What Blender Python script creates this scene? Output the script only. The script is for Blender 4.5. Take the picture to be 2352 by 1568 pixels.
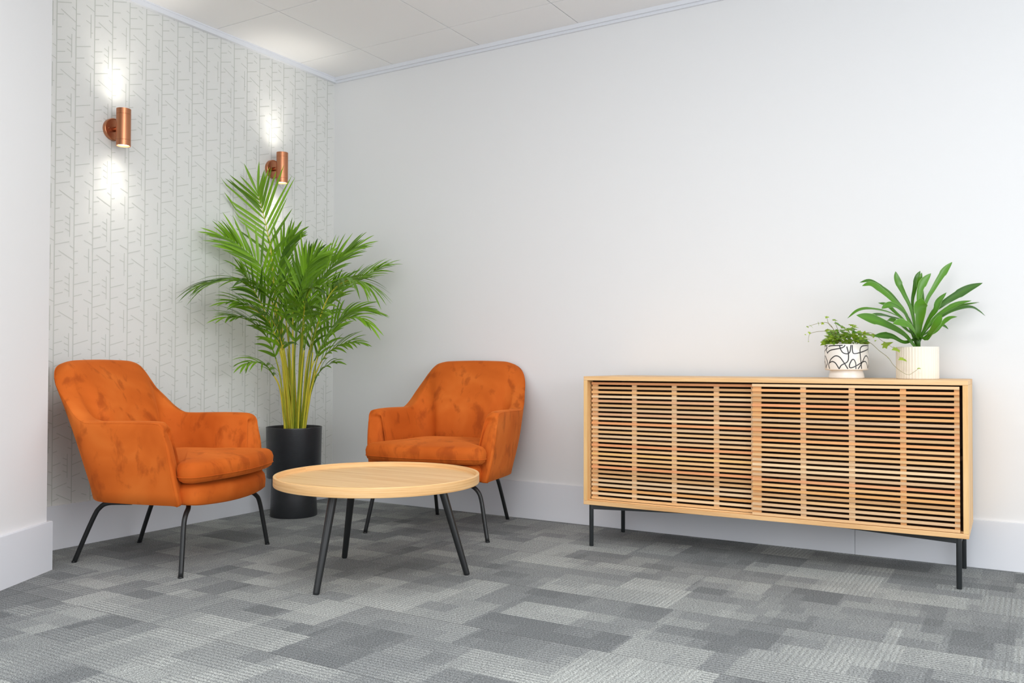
import bpy, bmesh, math, random
from mathutils import Vector, Matrix
random.seed(7)
for o in list(bpy.data.objects): bpy.data.objects.remove(o)
SC = bpy.context.scene
COL = SC.collection

# ------------------------------------------------------------------ camera
cam_d = bpy.data.cameras.new('camera'); cam = bpy.data.objects.new('camera', cam_d); COL.objects.link(cam)
cam_d.sensor_width = 36; cam_d.lens = 36*1999.6/2352
cam_d.shift_y = (796.2-784)/2352
R_ = Vector((0.856575, 0.516018, 0.002110)); U_ = Vector((0.006987, -0.015685, 0.999853)); F_ = Vector((-0.515975, 0.856434, 0.017041))
M = Matrix((( R_.x, U_.x, -F_.x, 3.6484), (R_.y, U_.y, -F_.y, -3.9555), (R_.z, U_.z, -F_.z, 0.8187), (0,0,0,1)))
cam.matrix_world = M; cam_d.clip_start = .02
SC.camera = cam

# ------------------------------------------------------------------ world, lights, exposure
SC.view_settings.view_transform = 'Standard'; SC.view_settings.look = 'None'
SC.view_settings.gamma = 1; SC.view_settings.use_curve_mapping = False
SC.view_settings.exposure = 0.13
w = bpy.data.worlds.new('world'); SC.world = w; w.use_nodes = True
bg = w.node_tree.nodes['Background']; bg.inputs[0].default_value = (0.93, 0.96, 1.0, 1); bg.inputs[1].default_value = 1.38
def area(name, loc, target, sx, sy, power, col):
    l = bpy.data.lights.new(name, 'AREA'); l.shape = 'RECTANGLE'; l.size = sx; l.size_y = sy
    l.energy = power; l.color = col
    o = bpy.data.objects.new(name, l); COL.objects.link(o); o.location = loc
    o.rotation_euler = (Vector(target)-Vector(loc)).to_track_quat('-Z', 'Y').to_euler()
    return o
area('window_and_fill_light', (8.3, -3.5, 1.7), (0, -1.5, 1.3), 3.0, 1.6, 88, (0.93, 0.96, 1.0))
area('window_and_fill_light', (2.0, -5.6, 1.2), (1.0, -0.6, 1.6), 4.6, 1.8, 38, (0.97, 0.98, 1.0))  # frontal fill added behind the camera to even out the walls, not a window
area('ceiling_panel_and_fill_light', (3.3, -3.3, 2.50), (3.3, -3.3, 0), 1.2, 1.2, 46, (1.0, 0.98, 0.95))
area('ceiling_panel_and_fill_light', (2.0, -2.3, 2.50), (2.0, -2.3, 0), 0.6, 0.6, 9, (1.0, 0.98, 0.95))  # extra overhead fill added out of view to lift the back wall's left part
area('ceiling_panel_and_fill_light', (4.6, -1.5, 2.50), (4.6, -1.5, 0), 0.6, 1.2, 6, (1.0, 0.98, 0.95))

# ------------------------------------------------------------------ helpers
def fin(name, bm, mats, parent=None, smooth=True, recalc=True):
    if recalc: bmesh.ops.recalc_face_normals(bm, faces=bm.faces)
    me = bpy.data.meshes.new(name); bm.to_mesh(me); bm.free()
    for m in (mats if isinstance(mats, (list, tuple)) else [mats]): me.materials.append(m)
    if smooth:
        for p in me.polygons: p.use_smooth = True
    o = bpy.data.objects.new(name, me); COL.objects.link(o)
    if parent: o.parent = parent
    return o
def thing(name, label, cat, loc=(0,0,0), rotz=0, group=None):
    o = bpy.data.objects.new(name, None); COL.objects.link(o); o.empty_display_size = .1
    o.location = loc; o.rotation_euler = (0,0,rotz); o['label'] = label; o['category'] = cat
    if group: o['group'] = group
    return o
def dup(root, loc, rotz, label):
    r = root.copy(); COL.objects.link(r); r.location = loc; r.rotation_euler = (0,0,rotz); r['label'] = label
    for ch in list(root.children):
        c = ch.copy(); COL.objects.link(c); c.parent = r
        for g in ch.children:
            d = g.copy(); COL.objects.link(d); d.parent = c
    return r
def struct(o, label=None):
    o['kind'] = 'structure'
    if label: o['label'] = label
    return o
def box(bm, x0, x1, y0, y1, z0, z1, bev=0, mi=0):
    vs = [bm.verts.new((x,y,z)) for x in (x0,x1) for y in (y0,y1) for z in (z0,z1)]
    fs = [bm.faces.new([vs[i] for i in q]) for q in ((0,1,3,2),(4,6,7,5),(0,4,5,1),(2,3,7,6),(0,2,6,4),(1,5,7,3))]
    for f in fs: f.material_index = mi
    if bev:
        es = list({e for f in fs for e in f.edges})
        r = bmesh.ops.bevel(bm, geom=es, offset=bev, segments=2, affect='EDGES', profile=.6)
        for f in r['faces']: f.material_index = mi
    return fs
def catmull(pts, n):
    P = [Vector(p) for p in pts]; P = [2*P[0]-P[1]] + P + [2*P[-1]-P[-2]]; out = []
    for i in range(1, len(P)-2):
        for k in range(n):
            t = k/n; a,b,c,d = P[i-1:i+3]
            out.append(.5*((2*b)+(c-a)*t+(2*a-5*b+4*c-d)*t*t+(3*b-a-3*c+d)*t**3))
    out.append(P[-2].copy()); return out
def tube(bm, pts, rad, n=10, cap=True, mi=0):
    """rad: number or list; pts list of Vector"""
    pts = [Vector(p) for p in pts]; rings = []; prev = None
    for i, p in enumerate(pts):
        t = (pts[min(i+1,len(pts)-1)]-pts[max(i-1,0)]).normalized()
        if prev is None: a = t.orthogonal().normalized()
        else: a = (prev-t*prev.dot(t)).normalized()
        prev = a; b = t.cross(a); r = rad[i] if isinstance(rad, (list,tuple)) else rad
        rings.append([bm.verts.new(p+(a*math.cos(2*math.pi*k/n)+b*math.sin(2*math.pi*k/n))*r) for k in range(n)])
    for r0, r1 in zip(rings, rings[1:]):
        for k in range(n):
            f = bm.faces.new((r0[k], r0[(k+1)%n], r1[(k+1)%n], r1[k])); f.material_index = mi
    if cap:
        for r in (rings[0][::-1], rings[-1]):
            f = bm.faces.new(r); f.material_index = mi
def lathe(bm, prof, n=64, mi=0, c=(0,0,0), closed=False):
    rings = [[bm.verts.new((c[0]+r*math.cos(2*math.pi*k/n), c[1]+r*math.sin(2*math.pi*k/n), c[2]+z)) for k in range(n)] if r > 1e-6 else [bm.verts.new((c[0],c[1],c[2]+z))] for r, z in prof]
    for r0, r1 in zip(rings, rings[1:]):
        for k in range(n):
            if len(r0) == 1 and len(r1) == 1: continue
            if len(r0) == 1: f = bm.faces.new((r0[0], r1[(k+1)%n], r1[k]))
            elif len(r1) == 1: f = bm.faces.new((r0[k], r0[(k+1)%n], r1[0]))
            else: f = bm.faces.new((r0[k], r0[(k+1)%n], r1[(k+1)%n], r1[k]))
            f.material_index = mi
def sharp(o, ang=35):
    """flat across hard edges"""
    me = o.data
    bm = bmesh.new(); bm.from_mesh(me)
    for e in bm.edges:
        if len(e.link_faces) == 2 and e.calc_face_angle(0) > math.radians(ang): e.smooth = False
    bm.to_mesh(me); bm.free(); return o

# ------------------------------------------------------------------ materials
class NT:
    def __init__(s, name, rough=.5, color=(.8,.8,.8), metal=0, spec=.5):
        s.m = bpy.data.materials.new(name); s.m.use_nodes = True; s.t = s.m.node_tree; s.N = s.t.nodes
        s.b = s.N['Principled BSDF']; s.b.inputs['Roughness'].default_value = rough
        s.b.inputs['Base Color'].default_value = (*color, 1); s.b.inputs['Metallic'].default_value = metal
        s.b.inputs['Specular IOR Level'].default_value = spec
    def n(s, typ, ins={}, **kw):
        x = s.N.new(typ)
        for k, v in kw.items(): setattr(x, k, v)
        for k, v in ins.items():
            if hasattr(v, 'is_output') or isinstance(v, bpy.types.NodeSocket): s.t.links.new(v, x.inputs[k])
            else: x.inputs[k].default_value = v
        return x
    def math(s, op, a, b=0.0, c=None):
        ins = {0: a, 1: b}
        if c is not None: ins[2] = c
        return s.n('ShaderNodeMath', ins, operation=op).outputs[0]
    def obj(s): return s.n('ShaderNodeTexCoord').outputs['Object']
    def gen(s): return s.n('ShaderNodeTexCoord').outputs['Generated']
    def mapping(s, v, scale=(1,1,1), rot=(0,0,0), loc=(0,0,0)):
        return s.n('ShaderNodeMapping', {'Vector': v, 'Scale': scale, 'Rotation': rot, 'Location': loc}).outputs[0]
    def noise(s, v, scale=5, detail=3, rough=.5, dist=0, out=0):
        return s.n('ShaderNodeTexNoise', {'Vector': v, 'Scale': scale, 'Detail': detail, 'Roughness': rough, 'Distortion': dist}).outputs[out]
    def ramp(s, f, stops):
        x = s.n('ShaderNodeValToRGB', {0: f}); e = x.color_ramp.elements
        while len(e) < len(stops): e.new(.5)
        for q, (p, c) in zip(e, stops): q.position = p; q.color = (*c, 1) if len(c) == 3 else c
        return x.outputs[0]
    def mix(s, f, a, b, mode='MIX'):
        x = s.n('ShaderNodeMix', data_type='RGBA', blend_type=mode)
        for k, v in ((0, f), (6, a), (7, b)):
            if isinstance(v, bpy.types.NodeSocket): s.t.links.new(v, x.inputs[k])
            else: x.inputs[k].default_value = v if not isinstance(v, tuple) else ((*v, 1) if len(v) == 3 else v)
        return x.outputs[2]
    def col(s, c): s.t.links.new(c, s.b.inputs['Base Color'])
    def bump(s, h, strength=.3, dist=.002):
        b = s.n('ShaderNodeBump', {'Height': h, 'Strength': strength, 'Distance': dist}); s.t.links.new(b.outputs[0], s.b.inputs['Normal'])
def lin(r, g, b):
    f = lambda c: (c/255/12.92) if c/255 <= .04045 else ((c/255+.055)/1.055)**2.4
    return (f(r), f(g), f(b))

def paint(name, c, rough=.55, bump=.04):
    t = NT(name, rough, c, spec=.3); n = t.noise(t.obj(), 90, 3); t.bump(n, bump, .001); return t.m
m_wall = paint('white_wall_paint', lin(230,231,232), .6)
m_trim = paint('white_gloss_paint', lin(226,229,235), .32, .01)
m_paper = paint('wallpaper_ground', lin(224,225,222), .6, .05)
m_print = paint('wallpaper_print', lin(201,204,198), .5, .02)
def mk_ceiling():
    t = NT('perforated_metal_tile', .45, lin(246,246,246), spec=.3)
    v = t.n('ShaderNodeTexVoronoi', {'Vector': t.obj(), 'Scale': 210.0, 'Randomness': 0.0}, feature='F1').outputs[0]
    d = t.math('LESS_THAN', v, .26)
    t.col(t.mix(d, lin(246,246,246), lin(224,224,224))); return t.m
m_tile = mk_ceiling()
m_dark = NT('dark_void', .9, (.02,.02,.02)).m

def mk_carpet():
    t = NT('grey_patterned_carpet_tile', .95, spec=.08)
    o = t.obj(); s = t.n('ShaderNodeSeparateXYZ', {0: o}); x, y = s.outputs[0], s.outputs[1]
    jit = t.n('ShaderNodeVectorMath', {0: t.noise(o, 130, 2, .6, out=1), 1: (.5,.5,.5)}, operation='SUBTRACT').outputs[0]
    js = t.n('ShaderNodeSeparateXYZ', {0: jit}); x0_, y0_ = x, y
    x = t.math('ADD', x, t.math('MULTIPLY', js.outputs[0], .022)); y = t.math('ADD', y, t.math('MULTIPLY', js.outputs[1], .014))
    def cells(w, h, ox, oy, seed, jig=.37):
        row = t.math('FLOOR', t.math('DIVIDE', t.math('ADD', y, oy), h))
        rn = t.n('ShaderNodeTexWhiteNoise', {'W': t.math('ADD', row, seed)}, noise_dimensions='1D').outputs[0]
        xs = t.math('ADD', t.math('ADD', x, ox), t.math('MULTIPLY', rn, w*1.0))
        cx = t.math('FLOOR', t.math('DIVIDE', xs, w))
        v = t.n('ShaderNodeCombineXYZ', {0: cx, 1: row, 2: seed}).outputs[0]
        return t.n('ShaderNodeTexWhiteNoise', {'Vector': v}, noise_dimensions='3D').outputs[0]
    a = cells(.25, .1667, 0, .2, 3.1); b = cells(.1667, .25, .07, .2, 11.7); c = cells(.13, .0833, .03, .2, 23.3)
    # three yarn tones picked by overlapping blocks
    sel = t.math('ADD', t.math('MULTIPLY', a, .5), t.math('ADD', t.math('MULTIPLY', b, .35), t.math('MULTIPLY', c, .3)))
    dark = t.n('ShaderNodeMapRange', {'Value': sel, 'From Min': .22, 'From Max': .92}).outputs[0]
    x, y = x0_, y0_
    # fine ribs: along x mostly, along y in some blocks
    wob = t.noise(t.mapping(o, (14, 60, 1)), 6, 2)
    ry = t.math('SINE', t.math('ADD', t.math('MULTIPLY', y, 2*math.pi/.0165), t.math('MULTIPLY', wob, 4)))
    rx = t.math('SINE', t.math('ADD', t.math('MULTIPLY', x, 2*math.pi/.016), t.math('MULTIPLY', wob, 5)))
    pick = t.math('GREATER_THAN', b, .72)
    px = t.math('MULTIPLY', pick, t.math('GREATER_THAN', a, .35))
    rib = t.math('ADD', t.math('MULTIPLY', ry, t.math('SUBTRACT', 1.0, px)), t.math('MULTIPLY', rx, px))
    ribamt = t.n('ShaderNodeMapRange', {'Value': c, 'From Min': .25, 'From Max': .8, 'To Min': .6, 'To Max': 1.0}).outputs[0]
    rib01 = t.math('MULTIPLY', t.n('ShaderNodeMapRange', {'Value': rib, 'From Min': .35, 'From Max': .75}).outputs[0], ribamt)
    speck = t.noise(t.mapping(o, (.7, 1.2, 1)), 300, 2, .65)
    sp2 = t.noise(t.mapping(o, (170, 420, 1)), 1, 2, .6)
    base = t.ramp(dark, [(0, lin(106,110,112)), (.4, lin(131,135,136)), (.7, lin(152,156,155)), (1, lin(168,172,170))])
    c1 = t.mix(t.math('MULTIPLY', rib01, t.math('SUBTRACT', .58, t.math('MULTIPLY', px, .26))), base, lin(92,96,100))
    spk = t.n('ShaderNodeMapRange', {'Value': t.math('ADD', t.math('MULTIPLY', speck, .5), t.math('MULTIPLY', sp2, .5)), 'From Min': .36, 'From Max': .64, 'To Min': .15, 'To Max': 1.95}).outputs[0]
    g = t.n('ShaderNodeCombineColor', {0: spk, 1: spk, 2: spk}).outputs[0]
    c2 = t.mix(1.0, c1, g, 'MULTIPLY')
    # tile joints every half metre
    def seam(v, off):
        m = t.math('PINGPONG', t.math('ADD', v, off), .25)
        return m
    sy = t.math('LESS_THAN', t.math('PINGPONG', t.math('ADD', y, .2), .25), .0014)
    sx = t.math('MULTIPLY', t.math('LESS_THAN', t.math('PINGPONG', t.math('ADD', x, .43), .5), .0009), .5)
    c3 = t.mix(t.math('MULTIPLY', t.math('MAXIMUM', sy, sx), .55), c2, (.03,.03,.035))
    t.col(c3)
    t.bump(t.math('ADD', speck, t.math('MULTIPLY', rib, -.25)), .8, .004)
    t.b.inputs['Sheen Weight'].default_value = .1
    return t.m
m_carpet = mk_carpet()

def mk_velvet():
    t = NT('orange_velvet', .75, spec=.12); o = t.obj()
    big = t.noise(o, 3.2, 3, .55, .6); st = t.noise(t.mapping(o, (9, 9, 5)), 1.7, 4, .55, .3)
    base = t.ramp(big, [(.3, lin(184,84,24)), (.55, lin(203,100,34)), (.75, lin(218,118,48))])
    mark = t.ramp(st, [(.54, (0,0,0)), (.66, (1,1,1))])
    c = t.mix(t.math('MULTIPLY', mark, .55), base, lin(146,62,20))
    t.col(c)
    t.b.inputs['Sheen Weight'].default_value = .55; t.b.inputs['Sheen Roughness'].default_value = .35
    t.b.inputs['Sheen Tint'].default_value = (*lin(255,150,70), 1)
    f = t.noise(o, 700, 2); t.bump(t.math('ADD', f, t.math('MULTIPLY', big, 6)), .12, .002)
    return t.m
m_velvet = mk_velvet()
m_black = NT('black_powder_coat', .38, lin(26,28,29)).m
m_blackm = NT('black_steel', .45, lin(34,38,40)).m

def mk_wood(name, c0, c1, c2, axis='x', scale=1.0, attr=False, rough=.45, grain=None, cyl=False):
    t = NT(name, rough, spec=.35); o = t.obj()
    if cyl:
        s_ = t.n('ShaderNodeSeparateXYZ', {0: o}); a_ = t.math('MULTIPLY', t.math('ARCTAN2', s_.outputs[1], s_.outputs[0]), .39)
        o = t.n('ShaderNodeCombineXYZ', {0: a_, 1: 0.0, 2: s_.outputs[2]}).outputs[0]
    sc = {'x': (.9, 14, 14), 'y': (14, .9, 14), 'z': (14, 14, .9)}[axis]
    if grain: sc = grain
    if attr:
        a = t.n('ShaderNodeAttribute', attribute_name='tone'); tone = a.outputs['Fac']
        o = t.n('ShaderNodeVectorMath', {0: o, 1: t.n('ShaderNodeCombineXYZ', {0: t.math('MULTIPLY', tone, 37.0), 1: 0.0, 2: t.math('MULTIPLY', tone, 5.0)}).outputs[0]}, operation='ADD').outputs[0]
    v = t.mapping(o, tuple(q*scale for q in sc))
    g = t.noise(v, 2.2, 5, .6, .35); fine = t.noise(t.mapping(o, tuple(q*scale*5 for q in sc)), 3, 3, .6)
    c = t.ramp(g, [(.28, c0), (.5, c1), (.75, c2)])
    c = t.mix(t.math('MULTIPLY', t.ramp(fine, [(.5, (0,0,0)), (.75, (1,1,1))]), .28), c, c0)
    if attr:
        tc = t.ramp(tone, [(0, lin(196,150,104)), (.2, lin(234,190,136)), (.4, lin(224,160,92)), (.55, lin(240,212,172)), (.7, lin(208,172,136)), (.85, lin(232,148,96)), (1, lin(238,190,120))])
        c = t.mix(.72, c, tc)
    t.col(c); t.bump(fine, .08, .001); return t.m
m_oak = mk_wood('pale_ash_veneer', lin(214,166,110), lin(233,193,141), lin(241,208,162), 'x', .9, grain=(.8,26,70))
m_rim = mk_wood('bent_ash_edge', lin(210,158,100), lin(231,186,130), lin(240,204,154), cyl=True, grain=(1.6,1,75))
m_mango = mk_wood('mango_wood', lin(204,154,100), lin(230,186,132), lin(240,206,158), 'x', .8)
m_mangoz = mk_wood('mango_wood_upright', lin(204,154,96), lin(230,186,126), lin(240,206,152), 'z', .8)
m_slat = mk_wood('mango_wood_slats', lin(186,136,86), lin(224,178,122), lin(238,198,148), 'x', 1.0, True)
m_inner = NT('dark_cabinet_interior', .8, lin(84,58,36)).m

def mk_copper():
    t = NT('brushed_copper', .3, lin(192,130,96), 1); o = t.obj()
    n = t.noise(t.mapping(o, (3, 3, 900)), 1, 2); t.bump(n, .1, .0005)
    t.b.inputs['Anisotropic'].default_value = .6
    return t.m
m_copper = mk_copper()
def emis(name, c, s):
    m = bpy.data.materials.new(name); m.use_nodes = True; n = m.node_tree.nodes; n.remove(n['Principled BSDF'])
    e = n.new('ShaderNodeEmission'); e.inputs[0].default_value = (*c, 1); e.inputs[1].default_value = s
    m.node_tree.links.new(e.outputs[0], n['Material Output'].inputs[0]); return m
m_lamp = emis('lamp_lens', (1.0, .92, .78), 6)

def leafmat(name, a, b, trans=.25, rough=.38):
    t = NT(name, rough, spec=.45); o = t.obj()
    n = t.noise(o, 9, 2); r = t.n('ShaderNodeAttribute', attribute_name='tone').outputs['Fac']
    f = t.math('ADD', t.math('MULTIPLY', n, .25), t.math('MULTIPLY', r, .8))
    t.col(t.ramp(f, [(.15, a), (.85, b)]))
    # thin leaf: light shines through
    tr = t.n('ShaderNodeBsdfTranslucent', {0: (*[min(1, q*1.5) for q in b], 1)})
    mx = t.n('ShaderNodeMixShader', {0: trans, 1: t.b.outputs[0], 2: tr.outputs[0]})
    t.t.links.new(mx.outputs[0], t.N['Material Output'].inputs[0]); return t.m
m_palm = leafmat('palm_leaf', lin(26,66,16), lin(128,174,38), .2)
m_palmstem = leafmat('palm_cane', lin(104,134,32), lin(240,222,72), .15)
m_drac = leafmat('dracaena_leaf', lin(18,58,20), lin(86,140,32), .15, .3)
m_drace = leafmat('dracaena_leaf_margin', lin(110,160,80), lin(150,190,110), .2, .3)
m_ivy = leafmat('ivy_leaf', lin(66,120,26), lin(168,196,58), .25)
m_ivystem = leafmat('ivy_stem', lin(104,96,50), lin(140,136,60), .0)
m_soil = NT('dark_potting_soil', .95, lin(40,30,24)).m
def mk_planter():
    t = NT('black_knurled_planter', .32, lin(40,42,45)); o = t.obj()
    s = t.n('ShaderNodeSeparateXYZ', {0: o}); th = t.math('MULTIPLY', t.math('ARCTAN2', s.outputs[1], s.outputs[0]), 140/(2*math.pi))
    z = t.math('DIVIDE', s.outputs[2], .0062)
    # staggered raised pips
    z = t.math('DIVIDE', s.outputs[2], .0055); row = t.math('FLOOR', z)
    fx = t.math('SUBTRACT', t.math('FRACT', t.math('ADD', th, t.math('MULTIPLY', row, .5))), .5); fz = t.math('SUBTRACT', t.math('FRACT', z), .5)
    d = t.math('SQRT', t.math('ADD', t.math('MULTIPLY', fx, fx), t.math('MULTIPLY', fz, fz)))
    h = t.n('ShaderNodeMapRange', {'Value': d, 'From Min': .2, 'From Max': .46, 'To Min': 1.0, 'To Max': 0.0}, interpolation_type='SMOOTHSTEP').outputs[0]
    t.bump(h, .35, .0012)
    return t.m
m_planter = mk_planter()
m_planter_plain = NT('black_planter_rim', .4, lin(44,46,49)).m
m_ceramic = NT('glazed_white_ceramic', .22, lin(240,236,230)).m
m_ceramic_line = NT('black_glaze_line', .3, lin(38,40,44)).m
m_ribbed = NT('cream_ribbed_ceramic', .5, lin(236,230,217)).m
PALM=[
  ([[0.007,-0.0,0.485],[-0.045,-0.0,0.806],[-0.108,0.02,1.13],[-0.13,-0.0,1.405],[-0.153,0.0,1.525],[-0.172,-0.02,1.623],[-0.187,-0.04,1.688],[-0.195,-0.05,1.745]],1.0,0.215,13,0.52,46,0.0),
  ([[-0.034,0.0,0.485],[-0.049,-0.02,0.806],[-0.107,-0.05,1.125],[-0.143,-0.12,1.3],[-0.209,-0.17,1.383],[-0.282,-0.22,1.438],[-0.347,-0.26,1.454]],0.55,0.17,20,0.5,34,0.12),
  ([[-0.038,-0.02,0.487],[-0.051,-0.05,0.806],[-0.07,-0.12,1.075],[-0.101,-0.2,1.168],[-0.16,-0.27,1.21],[-0.241,-0.34,1.218],[-0.326,-0.39,1.199],[-0.379,-0.43,1.178]],0.2,0.17,20,0.45,38,0.5),
  ([[-0.017,-0.03,0.487],[-0.034,-0.08,0.807],[-0.088,-0.15,1.002],[-0.139,-0.25,1.076],[-0.192,-0.33,1.106],[-0.238,-0.4,1.105]],0.4,0.16,18,0.42,36,0.3),
  ([[-0.035,-0.03,0.487],[-0.06,-0.08,0.761],[-0.102,-0.16,0.94],[-0.153,-0.26,1.015],[-0.199,-0.36,1.036],[-0.241,-0.44,1.028]],0.4,0.16,18,0.42,36,0.3),
  ([[-0.052,-0.0,0.485],[-0.069,-0.03,0.67],[-0.091,-0.1,0.753],[-0.113,-0.18,0.807],[-0.157,-0.24,0.815],[-0.182,-0.3,0.798]],0.4,0.11,8,0.5,45,0.5),
  ([[-0.005,0.03,0.483],[-0.016,0.03,0.853],[-0.015,0.02,1.083],[0.012,0.0,1.221],[0.06,-0.03,1.319],[0.121,-0.06,1.398]],0.9,0.17,20,0.45,30,0.1),
  ([[0.014,0.03,0.483],[0.016,0.05,0.853],[0.047,0.07,1.086],[0.107,0.09,1.247],[0.189,0.1,1.352],[0.273,0.1,1.418],[0.351,0.08,1.458]],0.5,0.19,24,0.45,30,0.2),
  ([[0.037,0.05,0.482],[0.064,0.08,0.853],[0.129,0.12,1.089],[0.215,0.16,1.206],[0.306,0.18,1.275],[0.408,0.2,1.33],[0.475,0.2,1.359]],0.3,0.16,18,0.5,30,0.25),
  ([[0.047,-0.03,0.488],[0.093,-0.08,0.807],[0.155,-0.12,1.031],[0.225,-0.16,1.171],[0.312,-0.2,1.23],[0.398,-0.24,1.218],[0.437,-0.26,1.19]],0.1,0.17,20,0.45,50,0.7),
  ([[0.053,0.02,0.484],[0.091,0.05,0.76],[0.148,0.08,0.947],[0.224,0.12,1.061],[0.313,0.15,1.101],[0.404,0.17,1.093]],0.4,0.16,18,0.42,32,0.3),
  ([[0.061,-0.05,0.489],[0.107,-0.1,0.762],[0.189,-0.15,0.905],[0.269,-0.2,1.001],[0.364,-0.24,1.043],[0.457,-0.27,0.999]],0.3,0.15,18,0.42,38,0.5),
  ([[0.058,0.0,0.485],[0.102,-0.04,0.688],[0.169,-0.1,0.825],[0.24,-0.14,0.887],[0.319,-0.18,0.914],[0.396,-0.22,0.913]],0.4,0.13,11,0.5,36,0.3),
  ([[0.049,-0.0,0.485],[0.08,-0.0,0.623],[0.132,-0.05,0.743],[0.196,-0.1,0.798],[0.267,-0.14,0.816]],0.4,0.11,5,0.6,30,0.4),
  ([[0.009,-0.06,0.49],[0.016,-0.15,0.807],[0.018,-0.25,1.025],[0.035,-0.35,1.139],[0.066,-0.44,1.191],[0.09,-0.5,1.202]],0.6,0.18,16,0.55,42,0.4),
  ([[0.027,-0.06,0.49],[0.065,-0.15,0.807],[0.105,-0.25,1.025],[0.137,-0.33,1.124],[0.178,-0.42,1.168],[0.222,-0.5,1.169]],0.6,0.18,16,0.55,42,0.4),
  ([[0.01,-0.03,0.487],[0.02,-0.08,0.852],[0.042,-0.1,1.122],[0.073,-0.12,1.255],[0.117,-0.14,1.334],[0.168,-0.15,1.368]],0.8,0.18,20,0.4,35,0.2),
  ([[-0.033,0.03,0.483],[-0.07,0.06,0.853],[-0.1,0.06,1.132],[-0.108,0.05,1.271],[-0.083,0.04,1.391],[-0.039,0.03,1.464],[0.0,0.02,1.5]],0.8,0.16,16,0.5,30,0.15),
  ([[0.005,-0.08,0.491],[0.007,-0.2,0.763],[0.006,-0.3,0.919],[-0.016,-0.38,1.018],[-0.044,-0.46,1.048]],0.4,0.16,14,0.6,40,0.6),
  ([[0.041,-0.08,0.491],[0.081,-0.18,0.763],[0.121,-0.26,0.92],[0.178,-0.34,1.021],[0.242,-0.4,1.06]],0.4,0.15,12,0.6,40,0.6),
  ([[-0.019,0.05,0.482],[-0.025,0.1,0.853],[-0.003,0.16,1.139],[0.034,0.2,1.296],[0.096,0.22,1.375],[0.173,0.22,1.404]],0.6,0.18,20,0.4,32,0.2),
  ([[-0.025,0.0,0.485],[-0.048,-0.06,0.807],[-0.105,-0.12,1.03],[-0.154,-0.2,1.168],[-0.183,-0.28,1.248],[-0.205,-0.32,1.287]],0.5,0.16,18,0.42,34,0.3),
  ([[0.039,0.0,0.485],[0.058,0.03,0.807],[0.098,0.05,0.992],[0.149,0.07,1.133],[0.212,0.08,1.228],[0.287,0.08,1.284]],0.5,0.16,18,0.42,34,0.4),
]
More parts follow.
